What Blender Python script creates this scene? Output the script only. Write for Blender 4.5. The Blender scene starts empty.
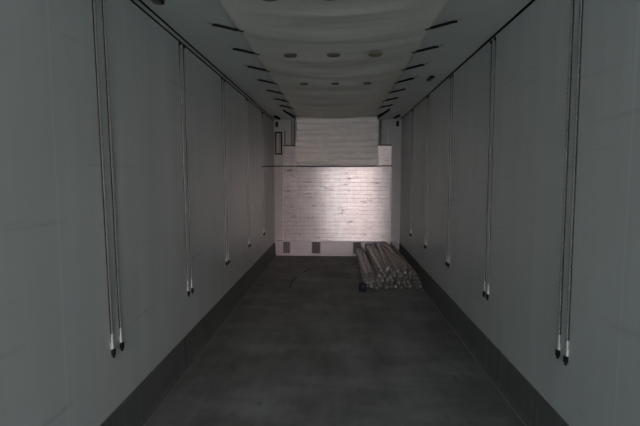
import bpy, bmesh, math, random
from mathutils import Vector, Matrix, noise
S = bpy.context.scene
COL = S.collection
random.seed(7)

# ---------------- camera ----------------
F = 440.0
cam_d = bpy.data.cameras.new('camera'); cam = bpy.data.objects.new('camera', cam_d); COL.objects.link(cam)
cam_d.sensor_width = 36.0; cam_d.lens = F/640*36.0; cam_d.clip_start = 0.05; cam_d.clip_end = 500
cam.location = (0.01, 0.0, 1.56)
cam.rotation_euler = (math.pi/2-math.atan(37/F), 0, math.atan(17.7/F))
S.camera = cam
S.view_settings.view_transform = 'Standard'; S.view_settings.look = 'None'
S.view_settings.gamma = 1.0; S.view_settings.use_curve_mapping = False
S.view_settings.exposure = 0.0
S.cycles.max_bounces = 16; S.cycles.diffuse_bounces = 12; S.cycles.glossy_bounces = 8
S.cycles.use_denoising = True
S.cycles.sample_clamp_indirect = 6.0

# ---------------- world: hazy evening sky, warm low down, blue grey above ----------------
W = bpy.data.worlds.new('sky'); S.world = W; W.use_nodes = True
nt = W.node_tree; nt.nodes.clear()
def wn(t, **k):
    n = nt.nodes.new(t)
    for a, b in k.items(): setattr(n, a, b)
    return n
tc = wn('ShaderNodeTexCoord'); sp = wn('ShaderNodeSeparateXYZ'); nt.links.new(tc.outputs['Generated'], sp.inputs[0])
ramp = wn('ShaderNodeValToRGB'); nt.links.new(sp.outputs['Z'], ramp.inputs[0])
GLOW_X, GLOW_W, GLOW_C = 0.075, 0.055, (.26, .14, .155)
WARM = (0.96, 0.80, 0.76); COOL = (0.30, 0.385, 0.40)
cr = ramp.color_ramp
cr.elements[0].position = 0.0; cr.elements[0].color = (*[c*1.0 for c in WARM], 1)
cr.elements[1].position = 1.0; cr.elements[1].color = (0.50, 0.62, 0.65, 1)
for p, c in ((0.08, (0.78, 0.69, 0.665)), (0.15, (0.52, 0.56, 0.56)), (0.35, (0.52, 0.63, 0.66))):
    e = cr.elements.new(p); e.color = (*c, 1)
bg = wn('ShaderNodeBackground'); bg.inputs['Strength'].default_value = 20.5
# a little warmer towards +x
mx = wn('ShaderNodeMix', data_type='RGBA', blend_type='MULTIPLY'); mx.inputs[0].default_value = 1.0
mr = wn('ShaderNodeMapRange'); mr.inputs['From Min'].default_value = -0.5; mr.inputs['From Max'].default_value = 0.5
nt.links.new(sp.outputs['X'], mr.inputs[0])
r2 = wn('ShaderNodeValToRGB'); rc = r2.color_ramp   # the yard is open straight behind, lower and darker sky to both sides
rc.elements[0].color = (0.27, 0.32, 0.33, 1); rc.elements[1].color = (0.20, 0.24, 0.25, 1)
for p, c in ((0.28, (0.35, 0.40, 0.41)), (0.44, (0.96, 1.00, 1.01)), (0.53, (1.22, 1.03, 1.01)), (0.62, (1.24, 1.05, 1.03)), (0.74, (0.36, 0.41, 0.42))):
    e = rc.elements.new(p); e.color = (*c, 1)
nt.links.new(mr.outputs[0], r2.inputs[0])
nt.links.new(ramp.outputs[0], mx.inputs[6]); nt.links.new(r2.outputs[0], mx.inputs[7])
# glow of the low sun behind haze, just right of the trailer's axis
sx = wn('ShaderNodeMath', operation='SUBTRACT'); sx.inputs[1].default_value = GLOW_X; nt.links.new(sp.outputs['X'], sx.inputs[0])
sx1 = wn('ShaderNodeMath', operation='DIVIDE'); sx1.inputs[1].default_value = GLOW_W; nt.links.new(sx.outputs[0], sx1.inputs[0])
sx2 = wn('ShaderNodeMath', operation='MULTIPLY'); nt.links.new(sx1.outputs[0], sx2.inputs[0]); nt.links.new(sx1.outputs[0], sx2.inputs[1])
sz = wn('ShaderNodeMath', operation='DIVIDE'); sz.inputs[1].default_value = 0.09; nt.links.new(sp.outputs['Z'], sz.inputs[0])
sz2 = wn('ShaderNodeMath', operation='MULTIPLY'); nt.links.new(sz.outputs[0], sz2.inputs[0]); nt.links.new(sz.outputs[0], sz2.inputs[1])
sa = wn('ShaderNodeMath', operation='ADD'); nt.links.new(sx2.outputs[0], sa.inputs[0]); nt.links.new(sz2.outputs[0], sa.inputs[1])
sm = wn('ShaderNodeMath', operation='MULTIPLY'); sm.inputs[1].default_value = -1; nt.links.new(sa.outputs[0], sm.inputs[0])
se = wn('ShaderNodeMath', operation='EXPONENT'); nt.links.new(sm.outputs[0], se.inputs[0])
sy = wn('ShaderNodeMath', operation='LESS_THAN'); sy.inputs[1].default_value = 0; nt.links.new(sp.outputs['Y'], sy.inputs[0])
sg = wn('ShaderNodeMath', operation='MULTIPLY'); nt.links.new(se.outputs[0], sg.inputs[0]); nt.links.new(sy.outputs[0], sg.inputs[1])
gc = wn('ShaderNodeVectorMath', operation='SCALE'); gc.inputs[0].default_value = GLOW_C; nt.links.new(sg.outputs[0], gc.inputs['Scale'])
ga = wn('ShaderNodeVectorMath', operation='ADD'); nt.links.new(mx.outputs[2], ga.inputs[0]); nt.links.new(gc.outputs[0], ga.inputs[1])
nt.links.new(ga.outputs[0], bg.inputs['Color'])
wo = wn('ShaderNodeOutputWorld'); nt.links.new(bg.outputs[0], wo.inputs[0])

# ---------------- helpers ----------------
def mat(name, col, rough=0.5, metal=0.0, var=0.0, vscale=(3, 3, 3), bump=0.0, bscale=(40, 40, 40), spec=0.5, objvar=0.0, extra=None):
    m = bpy.data.materials.new(name); m.use_nodes = True
    t = m.node_tree; N = t.nodes; L = t.links
    b = N['Principled BSDF']; b.inputs['Roughness'].default_value = rough; b.inputs['Metallic'].default_value = metal
    b.inputs['Specular IOR Level'].default_value = spec
    b.inputs['Base Color'].default_value = (*col, 1)
    cs = None
    if var or bump or objvar or extra:
        co = N.new('ShaderNodeTexCoord')
        def nz(scale, det=5, rg=0.55):
            mp = N.new('ShaderNodeMapping'); mp.inputs['Scale'].default_value = scale
            L.new(co.outputs['Object'], mp.inputs[0])
            n = N.new('ShaderNodeTexNoise'); n.inputs['Scale'].default_value = 1.0; n.inputs['Detail'].default_value = det
            n.inputs['Roughness'].default_value = rg; L.new(mp.outputs[0], n.inputs[0]); return n.outputs['Fac']
        def mul(a, fac_socket, lo, hi, fmin=0.3, fmax=0.7):
            r = N.new('ShaderNodeMapRange'); r.inputs['From Min'].default_value = fmin; r.inputs['From Max'].default_value = fmax
            r.inputs['To Min'].default_value = lo; r.inputs['To Max'].default_value = hi; L.new(fac_socket, r.inputs[0])
            mxx = N.new('ShaderNodeMix'); mxx.data_type = 'RGBA'; mxx.blend_type = 'MULTIPLY'; mxx.inputs[0].default_value = 1
            L.new(a, mxx.inputs[6]); L.new(r.outputs[0], mxx.inputs[7]); return mxx.outputs[2]
        rgb = N.new('ShaderNodeRGB'); rgb.outputs[0].default_value = (*col, 1); cs = rgb.outputs[0]
        if var: cs = mul(cs, nz(vscale), 1-var, 1+var)
        if objvar:
            oi = N.new('ShaderNodeObjectInfo'); cs = mul(cs, oi.outputs['Random'], 1-objvar, 1+objvar, 0, 1)
        hb = None
        if extra: cs = extra(N, L, co, nz, mul, cs, b)
        L.new(cs, b.inputs['Base Color'])
        if bump:
            bp = N.new('ShaderNodeBump'); bp.inputs['Strength'].default_value = bump; bp.inputs['Distance'].default_value = 0.01
            L.new(nz(bscale, 3), bp.inputs['Height']); L.new(bp.outputs[0], b.inputs['Normal'])
    return m

def seams(N, L, co, nz, mul, cs, b):
    """vertical panel joints every 1.275 m along y, slanting scuffs low on the wall"""
    s = N.new('ShaderNodeSeparateXYZ'); L.new(co.outputs['Object'], s.inputs[0])
    a = N.new('ShaderNodeMath'); a.operation = 'ADD'; a.inputs[1].default_value = 1.275*8-1.885; L.new(s.outputs['Y'], a.inputs[0])
    d = N.new('ShaderNodeMath'); d.operation = 'DIVIDE'; d.inputs[1].default_value = 1.275; L.new(a.outputs[0], d.inputs[0])
    f = N.new('ShaderNodeMath'); f.operation = 'FRACT'; L.new(d.outputs[0], f.inputs[0])
    g = N.new('ShaderNodeMath'); g.operation = 'LESS_THAN'; g.inputs[1].default_value = 0.006; L.new(f.outputs[0], g.inputs[0])
    cs = mul(cs, g.outputs[0], 1.0, 1.12, 0, 1)
    # thin horizontal-ish scuffs
    cs = mul(cs, nz((1, .9, 14), 4, .5), .80, 1.0, .24, .36)
    # scattered specks
    cs = mul(cs, nz((26, 26, 26), 2, .5), .72, 1.0, .17, .24)
    # broad vertical grime streaks
    cs = mul(cs, nz((1, 5, .35), 4, .6), .93, 1.05)
    return cs
def floorx(N, L, co, nz, mul, cs, b):
    cs = mul(cs, nz((2.2, .8, 1), 6, .65), .75, 1.35, .35, .65)
    cs = mul(cs, nz((.9, 2.4, 1), 5, .6), .85, 1.25, .45, .7)
    cs = mul(cs, nz((9, 5, 1), 4, .6), .70, 1.0, .28, .36)
    return cs
def panelx(N, L, co, nz, mul, cs, b):
    cs = mul(cs, nz((1.3, 1, 28), 6, .7), .84, 1.10)
    cs = mul(cs, nz((5, 1, 4), 6, .7), .82, 1.08)
    cs = mul(cs, nz((30, 1, 1.6), 5, .6), .90, 1.06)
    # black scuffs, streaked sideways
    cs = mul(cs, nz((3.0, 1, 12), 9, .8), .25, 1.0, .37, .45)
    cs = mul(cs, nz((24, 1, 24), 4, .7), .35, 1.0, .30, .37)
    tg = N.new('ShaderNodeTangent'); tg.direction_type = 'RADIAL'; tg.axis = 'Z'
    L.new(tg.outputs[0], b.inputs['Tangent']); b.inputs['Anisotropic'].default_value = .95; b.inputs['Anisotropic Rotation'].default_value = .25
    # roughness variation
    r = N.new('ShaderNodeMapRange'); r.inputs['To Min'].default_value = .17; r.inputs['To Max'].default_value = .27
    L.new(nz((8, 1, 16), 5, .6), r.inputs[0]); L.new(r.outputs[0], b.inputs['Roughness'])
    return cs
def kickx(N, L, co, nz, mul, cs, b):
    cs = mul(cs, nz((1, 22, .8), 5, .65), .78, 1.25)
    return cs

M = dict(
    wall=mat('painted_wall_panel', (.655, .672, .675), .32, 0, .05, (.6, .8, .8), .04, (60, 60, 60), .5, extra=seams),
    ceil=mat('ceiling_panel', (.79, .805, .79), .55, 0, .05, (.8, .8, .8)),
    floor=mat('dark_floor_coating', (.205, .203, .20), .60, 0, .08, (4, 4, 4), .25, (90, 90, 90), .35, extra=floorx),
    kick=mat('kick_plate_metal', (.14, .145, .142), .55, .0, .08, (3, 3, 3), spec=.4, extra=kickx),
    lip=mat('worn_aluminium_edge', (.30, .30, .29), .5, .3, .1, (5, 5, 5)),
    black=mat('black_rubber', (.012, .012, .012), .7, 0, .1, (20, 20, 20), spec=.2),
    seal=mat('black_sealant', (.015, .016, .016), .8, 0, .1, (4, 4, 4), spec=.1),
    rail=mat('galvanised_rail', (.40, .405, .405), .40, .35, .12, (10, 10, 30)),
    rubber=mat('groove_shade_grey', (.05, .05, .05), .7, 0, .1, (10, 10, 10), spec=.2),  # dark grey for the recess shade painted beside the rails
    sleeve=mat('white_plastic_sleeve', (.75, .75, .73), .4, 0, .05, (20, 20, 20)),
    fabric=mat('off_white_duct_fabric', (.95, .905, .84), .75, 0, .06, (1.2, 1.6, 2), .15, (6, 30, 30), spec=.25),
    curtain=mat('white_tarpaulin', (.80, .79, .77), .45, 0, .06, (4, 3, 6), .25, (9, 9, 26), spec=.5),
    outlet=mat('olive_hole_shade', (.27, .255, .19), .8, 0, .1, (50, 50, 50), spec=.2),  # dark inside of the duct holes, put into the disc colour
    panel=mat('ribbed_aluminium_sheet', (.60, .582, .592), .30, .27, .05, (2, 1, 2), .18, (1.5, 1, 40), extra=panelx),
    plinth=mat('pale_aluminium', (.33, .328, .35), .42, .35, .08, (3, 1, 10), .1, (2, 1, 60)),
    front=mat('grey_front_wall', (.40, .41, .41), .5, 0, .06, (2, 2, 2)),
    frontw=mat('bright_trim', (.6, .585, .58), .45, .3, .05, (2, 2, 2)),
    slot=mat('dark_slot', (.06, .058, .058), .7, 0, .15, (30, 30, 30)),
    slotrib=mat('grey_slot_rib', (.16, .155, .155), .6, 0, .1, (30, 30, 30)),
    doc=mat('grey_card', (.30, .29, .29), .45, 0, .1, (15, 15, 15)),
    alu=mat('weathered_beam_aluminium', (.44, .395, .37), .42, .5, .55, (30, 3, 30), .2, (60, 6, 60), objvar=.50),
    steel=mat('dull_end_steel', (.13, .128, .125), .38, .7, .5, (35, 35, 35), objvar=.5),
    dsteel=mat('dark_latch', (.05, .05, .052), .5, .3, .2, (40, 40, 40)),
    navy=mat('navy_plastic', (.004, .007, .022), .6, 0, .1, (20, 20, 20), spec=.12),
    lens=mat('grey_lamp_lens', (.16, .175, .175), .3, 0, .1, (20, 20, 20)),
    asphalt=mat('pale_concrete_yard', (.66, .65, .62), .85, 0, .2, (1, 1, 1), .3, (30, 30, 30)),
    red=mat('dark_red_clamp', (.09, .03, .025), .5, 0, .1, (20, 20, 20)),
)

def box(bm, x0, x1, y0, y1, z0, z1):
    v = [bm.verts.new(p) for p in ((x0,y0,z0),(x1,y0,z0),(x1,y1,z0),(x0,y1,z0),(x0,y0,z1),(x1,y0,z1),(x1,y1,z1),(x0,y1,z1))]
    for f in ((3,2,1,0),(4,5,6,7),(0,1,5,4),(1,2,6,5),(2,3,7,6),(3,0,4,7)): bm.faces.new([v[i] for i in f])
def tube(bm, pts, r, n=8, cap=True):
    pts = [Vector(p) for p in pts]; rings = []
    for i, p in enumerate(pts):
        d = (pts[min(i+1, len(pts)-1)]-pts[max(i-1, 0)]).normalized()
        a = d.cross(Vector((0, 0, 1)) if abs(d.z) < .9 else Vector((1, 0, 0))).normalized(); b = d.cross(a)
        rr = r[i] if isinstance(r, (list, tuple)) else r
        rings.append([bm.verts.new(p+a*math.cos(t)*rr+b*math.sin(t)*rr) for t in (2*math.pi*k/n for k in range(n))])
    for A, B in zip(rings, rings[1:]):
        for k in range(n): bm.faces.new((A[k], A[(k+1) % n], B[(k+1) % n], B[k]))
    if cap: bm.faces.new(rings[0][::-1]); bm.faces.new(rings[-1])
def obj(name, bm, m, parent=None, smooth=False, bevel=0, loc=None):
    bmesh.ops.recalc_face_normals(bm, faces=bm.faces)
    me = bpy.data.meshes.new(name); bm.to_mesh(me); bm.free()
    me.materials.append(M[m] if isinstance(m, str) else m)
    if smooth:
        for p in me.polygons: p.use_smooth = True
    o = bpy.data.objects.new(name, me); COL.objects.link(o); o.parent = parent
    if loc: o.location = loc
    if bevel:
        md = o.modifiers.new('bevel', 'BEVEL'); md.width = bevel; md.segments = 2
    return o
def boxes(name, bs, m, parent=None, **k):
    bm = bmesh.new()
    for b in bs: box(bm, *b)
    return obj(name, bm, m, parent, **k)
def tag(o, label=None, cat=None, group=None, kind=None):
    if label: o['label'] = label
    if cat: o['category'] = cat
    if group: o['group'] = group
    if kind: o['kind'] = kind
    return o
def struct(o, label=None, cat=None): return tag(o, label, cat, kind='structure')
def empty(name, loc, label, cat, group=None):
    o = bpy.data.objects.new(name, None); COL.objects.link(o); o.location = loc; o.empty_display_size = .1
    return tag(o, label, cat, group, 'thing')
def copy_tree(o, parent=None):
    c = o.copy(); COL.objects.link(c); c.parent = parent
    for ch in list(o.children): copy_tree(ch, c)
    return c

XL, XR, YB, YF, H = -1.225, 1.222, -4.7, 8.55, 2.65
# ---------------- the shell ----------------
struct(boxes('floor', [(XL-.08, XR+.08, YB, YF+.08, -.08, 0)], 'floor'), 'dark scuffed floor of the trailer', 'floor')
struct(boxes('ceiling', [(XL-.08, XR+.08, YB, YF+.08, H, H+.08)], 'ceil'), 'grey ceiling panel of the trailer', 'ceiling')
struct(boxes('wall_left', [(XL-.08, XL, YB, YF, 0, H)], 'wall'), 'grey insulated left side wall with thin vertical joints', 'wall')
struct(boxes('wall_right', [(XR, XR+.08, YB, YF, 0, H)], 'wall'), 'grey insulated right side wall with thin vertical joints', 'wall')
struct(boxes('wall_front', [(XL-.08, XR+.08, YF, YF+.08, 0, H)], 'front'), 'grey end wall behind the aluminium bulkhead', 'wall')
struct(boxes('ground', [(-60, 60, -90, YB-.3, -1.30, -1.20)], 'asphalt'), 'pale yard outside the open rear', 'ground')
def kick(name, s):
    w = XL if s < 0 else XR
    i = -s
    prof = [(w, .262), (w+i*.010, .265), (w+i*.014, .258), (w+i*.018, .05), (w+i*.030, .018), (w+i*.032, 0), (w, 0)]
    bm = bmesh.new(); A = [bm.verts.new((x, YB, z)) for x, z in prof]; B = [bm.verts.new((x, YF-.04, z)) for x, z in prof]
    n = len(prof)
    for k in range(n): bm.faces.new((A[k], A[(k+1) % n], B[(k+1) % n], B[k]))
    bm.faces.new(A); bm.faces.new(B[::-1])
    return struct(obj(name, bm, 'kick'), 'dark metal kick plate along the foot of the %s wall' % ('left' if s < 0 else 'right'), 'kick plate')
kick('baseboard_left', -1); kick('baseboard_right', 1)
struct(boxes('trim_1', [(XL+.030, XL+.036, YB, YF-.04, 0, .010)], 'lip'), 'thin worn metal edge where left kick plate meets floor', 'trim')
struct(boxes('trim_2', [(XR-.036, XR-.030, YB, YF-.04, 0, .010)], 'lip'), 'thin worn metal edge where right kick plate meets floor', 'trim')
struct(boxes('trim_3', [(XL, XL+.006, YB, YF, 2.598, 2.608)], 'seal'), 'black joint line just under the left ceiling corner', 'trim')
struct(boxes('trim_4', [(XL, XL+.009, YB, YF, H-.009, H)], 'seal'), 'black joint line in the left ceiling corner', 'trim')
struct(boxes('trim_5', [(XR-.010, XR, YB, YF, H-.012, H)], 'seal'), 'black joint line in the right ceiling corner', 'trim')

# ---------------- bulkhead, plinth and what is fixed to the front wall ----------------
bk = empty('bulkhead_panel', (0, 8.455, .30), 'silver aluminium bulkhead panel with horizontal ribs and black scuffs covering the end wall', 'bulkhead')
bk.rotation_euler.z = -.025
bm = bmesh.new()
# ribbed sheet: shallow planks with a groove between
x0, x1, z0, z1, pitch = -1.035, 1.018, 0.0, 1.83, .0762
prof = []; z = z0
while z < z1-.01:
    t = min(z+pitch, z1)
    prof += [(z+.001, .0012), (z+.004, -.0010), (z+.036, -.0010), (t-.004, -.0010), (t-.001, .0012)]
    z = t
A = [bm.verts.new((x0, y, zz)) for zz, y in prof]; B = [bm.verts.new((x1, y, zz)) for zz, y in prof]
for k in range(len(prof)-1): bm.faces.new((A[k], B[k], B[k+1], A[k+1]))
C1 = [bm.verts.new((x, .03, zz)) for x, zz in ((x0, z0), (x1, z0), (x1, z1), (x0, z1))]
bm.faces.new(C1)
bm.faces.new([A[0], C1[0], C1[3]]+A[::-1][:-1]); bm.faces.new(B+[C1[2], C1[1]])
bm.faces.new([A[-1], B[-1], C1[2], C1[3]]); bm.faces.new([A[0], B[0], C1[1], C1[0]])
obj('ribbed_sheet', bm, 'panel', bk)
boxes('edge_strip', [(x1, x1+.018, -.012, .03, 0, z1)], 'frontw', bk, bevel=.002)
boxes('edge_strip', [(x0-.012, x0, -.008, .03, 0, z1)], 'frontw', bk, bevel=.002)
boxes('top_channel', [(x0, x1, -.012, .032, z1, z1+.022)], 'dsteel', bk)
for k, (x, zt, w) in enumerate(((-1.01, .30, .022), (-.875, .505, .018), (-.825, .505, .026), (.82, .505, .022))):
    boxes('support_rod', [(x-w/2, x+w/2, .0, .03, z1+.022, z1+.022+zt-.03)], 'slotrib', bk, bevel=.003)
tag(boxes('support_rod', [(.945, .960, .0, .03, z1+.022, z1+.33)], 'frontw', bk, bevel=.003), 'pale support rod')
for x in (-.86, -.60): 
    bm = bmesh.new(); tube(bm, [(x, .004, 1.06+.2*(x < -.7)), (x, -.012, 1.06+.2*(x < -.7))], .011, 10); obj('rivet', bm, 'dsteel', bk)
boxes('bracket', [(.93, .945, -.03, .025, -.13, .0), (1.035, 1.05, -.03, .025, -.13, 0), (.93, 1.05, -.03, -.015, -.145, -.13)], 'dsteel', bk)

pl = empty('plinth', (0, 8.505, 0), 'pale metal plinth with dark slots under the aluminium bulkhead panel', 'plinth')
boxes('face_plate', [(-1.195, 1.186, 0, .04, .001, .275)], 'plinth', pl, bevel=.004)
boxes('ledge', [(-1.195, 1.186, -.015, .04, .275, .298)], 'plinth', pl, bevel=.003)
for a, b in ((-1.055, -.92), (-.49, -.325), (.315, .465)):
    sl = boxes('slot', [(a, b, -.008, 0, .055, .272)], 'slot', pl)
    n = 4; w = (b-a)
    boxes('slot_rib', [(a+w*(k+.5)/n-.008, a+w*(k+.5)/n+.008, -.016, -.008, .07, .26) for k in range(n)], 'slotrib', sl)

dh = empty('document_holder', (-1.135, 8.55, 1.97), 'narrow black framed document holder on the front wall beside the left corner', 'document holder')
boxes('frame', [(-.070, -.042, -.025, 0, 0, .44), (.042, .070, -.025, 0, 0, .44), (-.042, .042, -.025, 0, 0, .028), (-.042, .042, -.025, 0, .412, .44)], 'black', dh)
boxes('card', [(-.047, .047, -.012, 0, .02, .42)], 'doc', dh)
boxes('divider', [(.010, .018, -.018, -.012, .03, .41)], 'slot', dh)
for x, s in ((-1.165, 'left'), (1.145, 'right')):
    bmpr = boxes('rubber_buffer', [(x-.024, x+.024, YF-.05, YF, 2.50, 2.60)], 'black', bevel=.008)
    tag(bmpr, 'small black rubber block high on the front wall near the %s corner' % s, 'buffer')

# strap across the bulkhead
bm = bmesh.new()
tube(bm, [(XL+.008, 7.10, 1.712), (XL+.010, 7.8, 1.728), (XL+.016, 8.36, 1.745), (-1.15, 8.40, 1.748), (-.6, 8.415, 1.742), (0, 8.408, 1.738), (.6, 8.395, 1.742), (1.02, 8.385, 1.752)], .010, 8)
st = obj('lashing_strap', bm, 'dsteel', smooth=True)
tag(st, 'thin dark strap running from the left wall across the aluminium bulkhead under the tarpaulin', 'strap')
tag(boxes('strap_end', [(.84, 1.03, 8.366, 8.376, 1.735, 1.768)], 'red', st), 'dark red strap end')

# ---------------- duct fabric under the ceiling ----------------
HX = [3.18+.598*k for k in range(8)]          # y of the side tensioners
def nse(x, y, z): return noise.noise(Vector((x, y, z)))
duct = empty('ceiling_air_duct', (0, 2.5, 2.60), 'long off-white fabric air duct sheet hanging along the middle of the ceiling', 'air duct')
bm = bmesh.new()
ny, nx = 300, 40; ya, yb = -4.4, 7.76
rows = []
for j in range(ny+1):
    y = ya+(yb-ya)*j/ny
    ph = (y-3.18)/.598
    pull = .5+.5*math.cos(2*math.pi*ph)
    xl = -.722-.008*pull**2; xr = .686+.008*pull**2
    row = []
    for i in range(nx+1):
        u = i/nx; x = xl+(xr-xl)*u; e = math.sin(math.pi*u)
        z = 2.634-.078*e**.8 - (.005+.020*e)*(nse(x*.8, y*4.0, 1.7)+.8*abs(nse(x*1.3, y*8, 5.2)))
        z += -.006*e*math.cos(2*math.pi*ph)
        row.append(bm.verts.new((x, y-2.5, z-2.60)))
    rows.append(row)
for a, b in zip(rows, rows[1:]):
    for i in range(nx): bm.faces.new((a[i], a[i+1], b[i+1], b[i]))
sh = obj('fabric_sheet', bm, 'fabric', duct, smooth=True)
md = sh.modifiers.new('thickness', 'SOLIDIFY'); md.thickness = .004; md.offset = 1
for y, rr, xs in ((2.46, .053, (-.365, -.035)), (3.625, .053, (-.375, -.027, .305)), (4.72, .042, (-.35, -.02, .315))):
    for x in xs:
        bm = bmesh.new(); tube(bm, [(x, y-2.5, -.078), (x, y-2.5, -.070)], 1, 20)
        bmesh.ops.scale(bm, vec=(rr, rr, 1), space=Matrix.Translation((-x, -(y-2.5), 0)), verts=bm.verts)
        obj('air_outlet', bm, 'outlet', duct)  # disc stands in for an open hole, its dark inside painted on

# tarpaulin curtain at the end of the duct
bm = bmesh.new(); rows = []
nz_, nx = 90, 70
for j in range(nz_+1):
    t = j/nz_
    row = []
    for i in range(nx+1):
        u = i/nx; x = -.725+.012*math.sin(t*7)+(1.43+.02*t)*u
        z = 2.60-(.845+.018*math.sin(math.pi*u))*t + .018*math.sin(math.pi*u)*(1-t)*-1
        f = (t*8.2+.30*nse(x*.9, t*2, 3.3)+.10*u)
        y = -.055*abs(math.sin(math.pi*f))**.8*(.8+.5*nse(x*1.5, t*5, 8))*(1-.5*max(0, 1-t*8)) + .006*nse(x*3, z*5, 2)+.05*t
        row.append(bm.verts.new((x, y, z)))
    rows.append(row)
for a, b in zip(rows, rows[1:]):
    for i in range(nx): bm.faces.new((a[i], a[i+1], b[i+1], b[i]))
cu = obj('tarpaulin_curtain', bm, 'curtain', smooth=True, loc=(0, 7.80, 0))
md = cu.modifiers.new('thickness', 'SOLIDIFY'); md.thickness = .004
tag(cu, 'white tarpaulin curtain with horizontal creases hanging in front of the bulkhead', 'tarpaulin')

# ---------------- tensioners at the duct's edges ----------------
def tensioner(s):
    """s=-1 left, 1 right; origin at the ceiling anchor"""
    i = -s
    t = empty('duct_tensioner', (0, 0, 0), 'x', 'tensioner', 'black tensioners along the duct edges')
    bm = bmesh.new(); tube(bm, [(0, 0, -.024), (i*.03, .004, -.026), (i*.155, .032, -.050), (i*.178, .038, -.054)], [.008, .0105, .0105, .008], 8)
    obj('rubber_strap', bm, 'black', t, smooth=True)
    bm = bmesh.new(); tube(bm, [(-i*.035, -.004, -.006), (-i*.01, -.002, -.018), (0, 0, -.024)], .004, 6)
    h = obj('ceiling_hook', bm, 'frontw', t, smooth=True); h['label'] = 'pale wire hook'
    bm = bmesh.new(); tube(bm, [(i*.178, .038, -.056), (i*.195, .040, -.060), (i*.205, .042, -.064), (i*.212, .042, -.060)], .005, 6)
    obj('edge_hook', bm, 'black', t, smooth=True)
    return t
ordn = ['nearest', 'second', 'third', 'fourth', 'fifth', 'sixth', 'seventh', 'eighth', 'ninth', 'tenth']
for s, side, xa in ((-1, 'left', -.878), (1, 'right', .838)):
    proto = None
    for k in range(7):
        o = proto or tensioner(s)
        if proto: o = copy_tree(proto)
        else: proto = o
        o.location = (xa+random.uniform(-.006, .006), 3.18+.598*k+(.03 if s > 0 else 0)*0, H)
        o.rotation_euler.z = random.uniform(-.05, .05)
        o['label'] = 'black rubber tensioner between ceiling and %s duct edge, %s from the camera' % (side, ordn[k])
    # last one: two straps in a V to the duct's end corner
    i = -s
    t = empty('corner_tensioner', (xa+.0*s, 7.34, H), 'forked black tensioner pulling the %s far corner of the duct' % side, 'tensioner')
    bm = bmesh.new(); tube(bm, [(0, 0, -.018), (i*.155, .30, -.075)], .0115, 8); obj('rubber_strap', bm, 'black', t, smooth=True)
    bm = bmesh.new(); tube(bm, [(0, 0, -.022), (i*.150, .38, -.100)], .0115, 8); obj('rubber_strap', bm, 'black', t, smooth=True)
    bm = bmesh.new(); tube(bm, [(0, 0, 0), (0, 0, -.022)], .018, 10); obj('ceiling_anchor', bm, 'black', t)
    bm = bmesh.new(); tube(bm, [(0, 0, 0), (0, 0, -.012)], .022, 10)
    c = empty('ceiling_clip', (-1.105 if s < 0 else 1.075, 8.12, H), 'small black clip on the ceiling close to the front %s corner' % side, 'clip')
    obj('base', bm, 'black', c)
    bm = bmesh.new(); tube(bm, [(s*.03, -.10, -.014), (-s*.03, .12, -.030)], .020, 8); obj('tongue', bm, 'black', c, smooth=True)

# ---------------- small oblong lamps on the ceiling ----------------
for loc, w, l, side in (((-1.107, 2.70, H), .066, .26, 'left'), ((1.038, 5.05, H), .050, .21, 'right')):
    t = empty('ceiling_lamp', loc, 'small dark oblong lamp, switched off, on the %s of the ceiling beside the duct' % side, 'lamp')
    def oblong(w, l, z0, z1):
        bm = bmesh.new(); n = 24; R = []
        for z in (z0, z1):
            ring = []
            for k in range(n):
                a = 2*math.pi*k/n; cx_ = math.cos(a)*w/2; cy_ = math.sin(a)*w/2+(l/2-w/2)*(1 if math.sin(a) >= 0 else -1)
                ring.append(bm.verts.new((cx_, cy_, z)))
            R.append(ring)
        for k in range(n): bm.faces.new((R[0][k], R[0][(k+1) % n], R[1][(k+1) % n], R[1][k]))
        bm.faces.new(R[0]); bm.faces.new(R[1]); return bm
    obj('housing', oblong(w, l, -.018, 0), 'black', t, bevel=.004)
    obj('lens', oblong(w*.62, l*.84, -.024, -.018), 'lens', t, bevel=.002)

# ---------------- toothed rails on the side walls ----------------
def wall_rail(s):
    i = -s   # towards the inside
    t = empty('wall_rail', (0, 0, 0), 'x', 'rail')
    zb, zt = .655, (2.575 if s < 0 else 2.605)
    bm = bmesh.new()
    box(bm, 0, i*.006, -.0015, .0110, zb, zt)
    z = zb+.01
    while z < zt-.02:
        box(bm, i*.006, i*.010, -.0010, .0105, z, z+.013); z += .024
    obj('toothed_strip', bm, 'rail', t)
    g = boxes('groove_shade', [(0, i*.003, -.0105, -.0015, zb, zt)], 'rubber', t); g['label'] = 'painted recess shade beside the metal strip'  # shadow of the rail's recess, put in as a dark strip
    boxes('bottom_sleeve', [(0, i*.011, -.0085, .0085, .615, .70)], 'sleeve', t, bevel=.003)
    bm = bmesh.new(); box(bm, 0, i*.018, -.0125, .0125, .580, .615); box(bm, i*.003, i*.015, -.007, .007, .565, .582)
    obj('end_stop', bm, 'black', t, bevel=.004)
    boxes('top_clip', [(0, i*.013, -.010, .010, zt-.003, zt+.021)], 'black', t, bevel=.003)
    return t
PY = [2.295, 3.515, 4.765, 5.985, 7.215]
pn = ['first', 'second', 'third', 'fourth', 'fifth']
for s, side, X in ((-1, 'left', XL), (1, 'right', XR)):
    proto = None
    for k, y in enumerate(PY):
        for j, (dy, w) in enumerate(((0, 'nearer'), (.095 if s < 0 else .085, 'farther'))):
            if proto is None: o = proto = wall_rail(s)
            else: o = copy_tree(proto)
            th = .026 if s < 0 else -.012    # the rails lean slightly
            o.rotation_euler.x = th; o.location = (X, y+dy+th*.6, 0)
            o['label'] = 'toothed metal rail on the %s wall, %s one of the %s pair from camera' % (side, w, pn[k])
            o['group'] = 'toothed rails on the %s wall' % side

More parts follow.
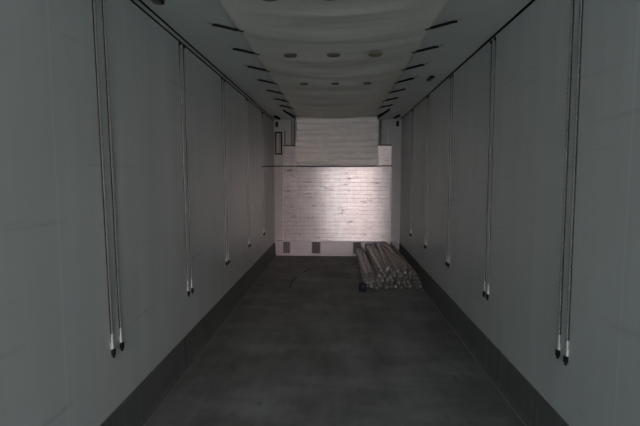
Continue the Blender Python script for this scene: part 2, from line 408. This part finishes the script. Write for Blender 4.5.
# ---------------- pile of decking beams ----------------
BW, BH, BL = .064, .064, 2.26
def beam():
    t = empty('decking_beam', (0, 0, 0), 'x', 'beam')
    bm = bmesh.new(); w, h = BW/2-.004, BH
    # hollow-looking profile with two flanges and a recessed web
    prof = [(-w, 0), (w, 0), (w, .012), (w-.006, .018), (w-.006, h-.018), (w, h-.012), (w, h), (w*.45, h), (w*.35, h-.012), (-w*.35, h-.012), (-w*.45, h), (-w, h), (-w, h-.012), (-w+.006, h-.018), (-w+.006, .018), (-w, .012)]
    A = [bm.verts.new((x, .05, z)) for x, z in prof]; B = [bm.verts.new((x, BL-.05, z)) for x, z in prof]; n = len(prof)
    for k in range(n): bm.faces.new((A[k], A[(k+1) % n], B[(k+1) % n], B[k]))
    bm.faces.new(A); bm.faces.new(B[::-1])
    obj('profile', bm, 'alu', t)
    for y, d in ((0, 1), (BL, -1)):
        bm = bmesh.new()
        ys = sorted((y+d*.012, y+d*.052)); box(bm, -w+.005, w-.005, *ys, .006, h-.006)
        ys = sorted((y-d*.012, y+d*.014))
        box(bm, -w+.006, -w+.018, *ys, .012, h-.012); box(bm, w-.018, w-.006, *ys, .012, h-.012)
        e = obj('end_fitting', bm, 'steel', t, bevel=.002)
        bm = bmesh.new(); ys = sorted((y-d*.020, y+d*.012)); box(bm, -w+.009, w-.009, *ys, .009, h-.009)
        obj('latch', bm, 'dsteel', e)
        bm = bmesh.new(); tube(bm, [(0, y-d*.034, h*.6), (0, y-d*.018, h*.6)], .009, 8); obj('pin', bm, 'rail', e)
    return t
rows_ = [  # layer: x centres at the front end
    [.418+.0670*k for k in range(12)],
    [.428+.0705*k for k in range(11)],
    [.425, .497]+[.600+.0708*k for k in range(8)],
    [.622, .698, .785, .858, .945, 1.020],
    [.700, .955],
]
ln = ['floor layer', 'second layer', 'third layer', 'fourth layer', 'top layer']
proto = None; rnd = random.Random(3)
ond = ['leftmost', 'second', 'third', 'fourth', 'fifth', 'sixth', 'seventh', 'eighth', 'ninth', 'tenth', 'eleventh', 'twelfth']
for L_, xs in enumerate(rows_):
    for k, x in enumerate(xs):
        if proto is None: o = proto = beam()
        else: o = copy_tree(proto)
        yaw = rnd.uniform(-.0012, .0012) if L_ < 2 else rnd.uniform(-.003, .003)
        if L_ == 4: yaw = (-.030, .038)[k]
        if L_ == 3: yaw = (.022, .020, .004, .001, -.008, -.014)[k]
        if L_ == 2 and k < 2: yaw = .018
        o.location = (x, 6.03+rnd.uniform(-.07, .09)+.03*min(L_, 3)-(.10 if L_ == 4 else 0), L_*(BH+.001))
        o.rotation_euler.z = yaw
        o['group'] = 'decking beams in the pile'; o['kind'] = 'thing'
        o['label'] = 'aluminium decking beam, %s%s in the %s of the pile' % (ond[k], '' if k == 0 else ' from the left', ln[L_])
        if L_ == 0 and k == 0: first = o
# navy strap buckle on the floor at the pile's front left corner
nb = empty('strap_buckle', (.365, 5.87, 0), 'small navy buckle on the floor at the near left corner of the beam pile', 'buckle')
bm = bmesh.new()
for (a, b) in (((-.035, 0, .035), (0, 0, .085)), ): pass
n = 16; ring = [(.040*math.cos(2*math.pi*k/n)-.010, .0, .062+.050*math.sin(2*math.pi*k/n)) for k in range(n+1)]
tube(bm, ring, .013, 8, cap=False); obj('ring', bm, 'navy', nb, smooth=True)
boxes('clamp', [(-.060, -.030, -.015, .045, 0, .10), (-.060, .03, -.012, .045, 0, .03)], 'navy', nb, bevel=.004)
bm = bmesh.new(); tube(bm, [(-.01, -.012, .02), (-.008, -.014, .07)], .004, 6); obj('pin', bm, 'steel', nb)

# ---------------- scrap on the floor ----------------
bm = bmesh.new()
tube(bm, [(-.650, 6.0, .006), (-.667, 6.20, .007), (-.660, 6.40, .008), (-.635, 6.56, .007), (-.606, 6.67, .006)], .0065, 6)
tag(obj('strap_scrap', bm, 'seal', smooth=True), 'short curved dark strip lying alone on the floor left of the pile', 'scrap')
bm = bmesh.new()
tube(bm, [(-.541, 7.03, .005), (-.50, 7.14, .006), (-.45, 7.24, .005)], .005, 6)
tag(obj('strap_scrap', bm, 'seal', smooth=True), 'tiny dark strip on the floor just beyond the longer curved one', 'scrap')
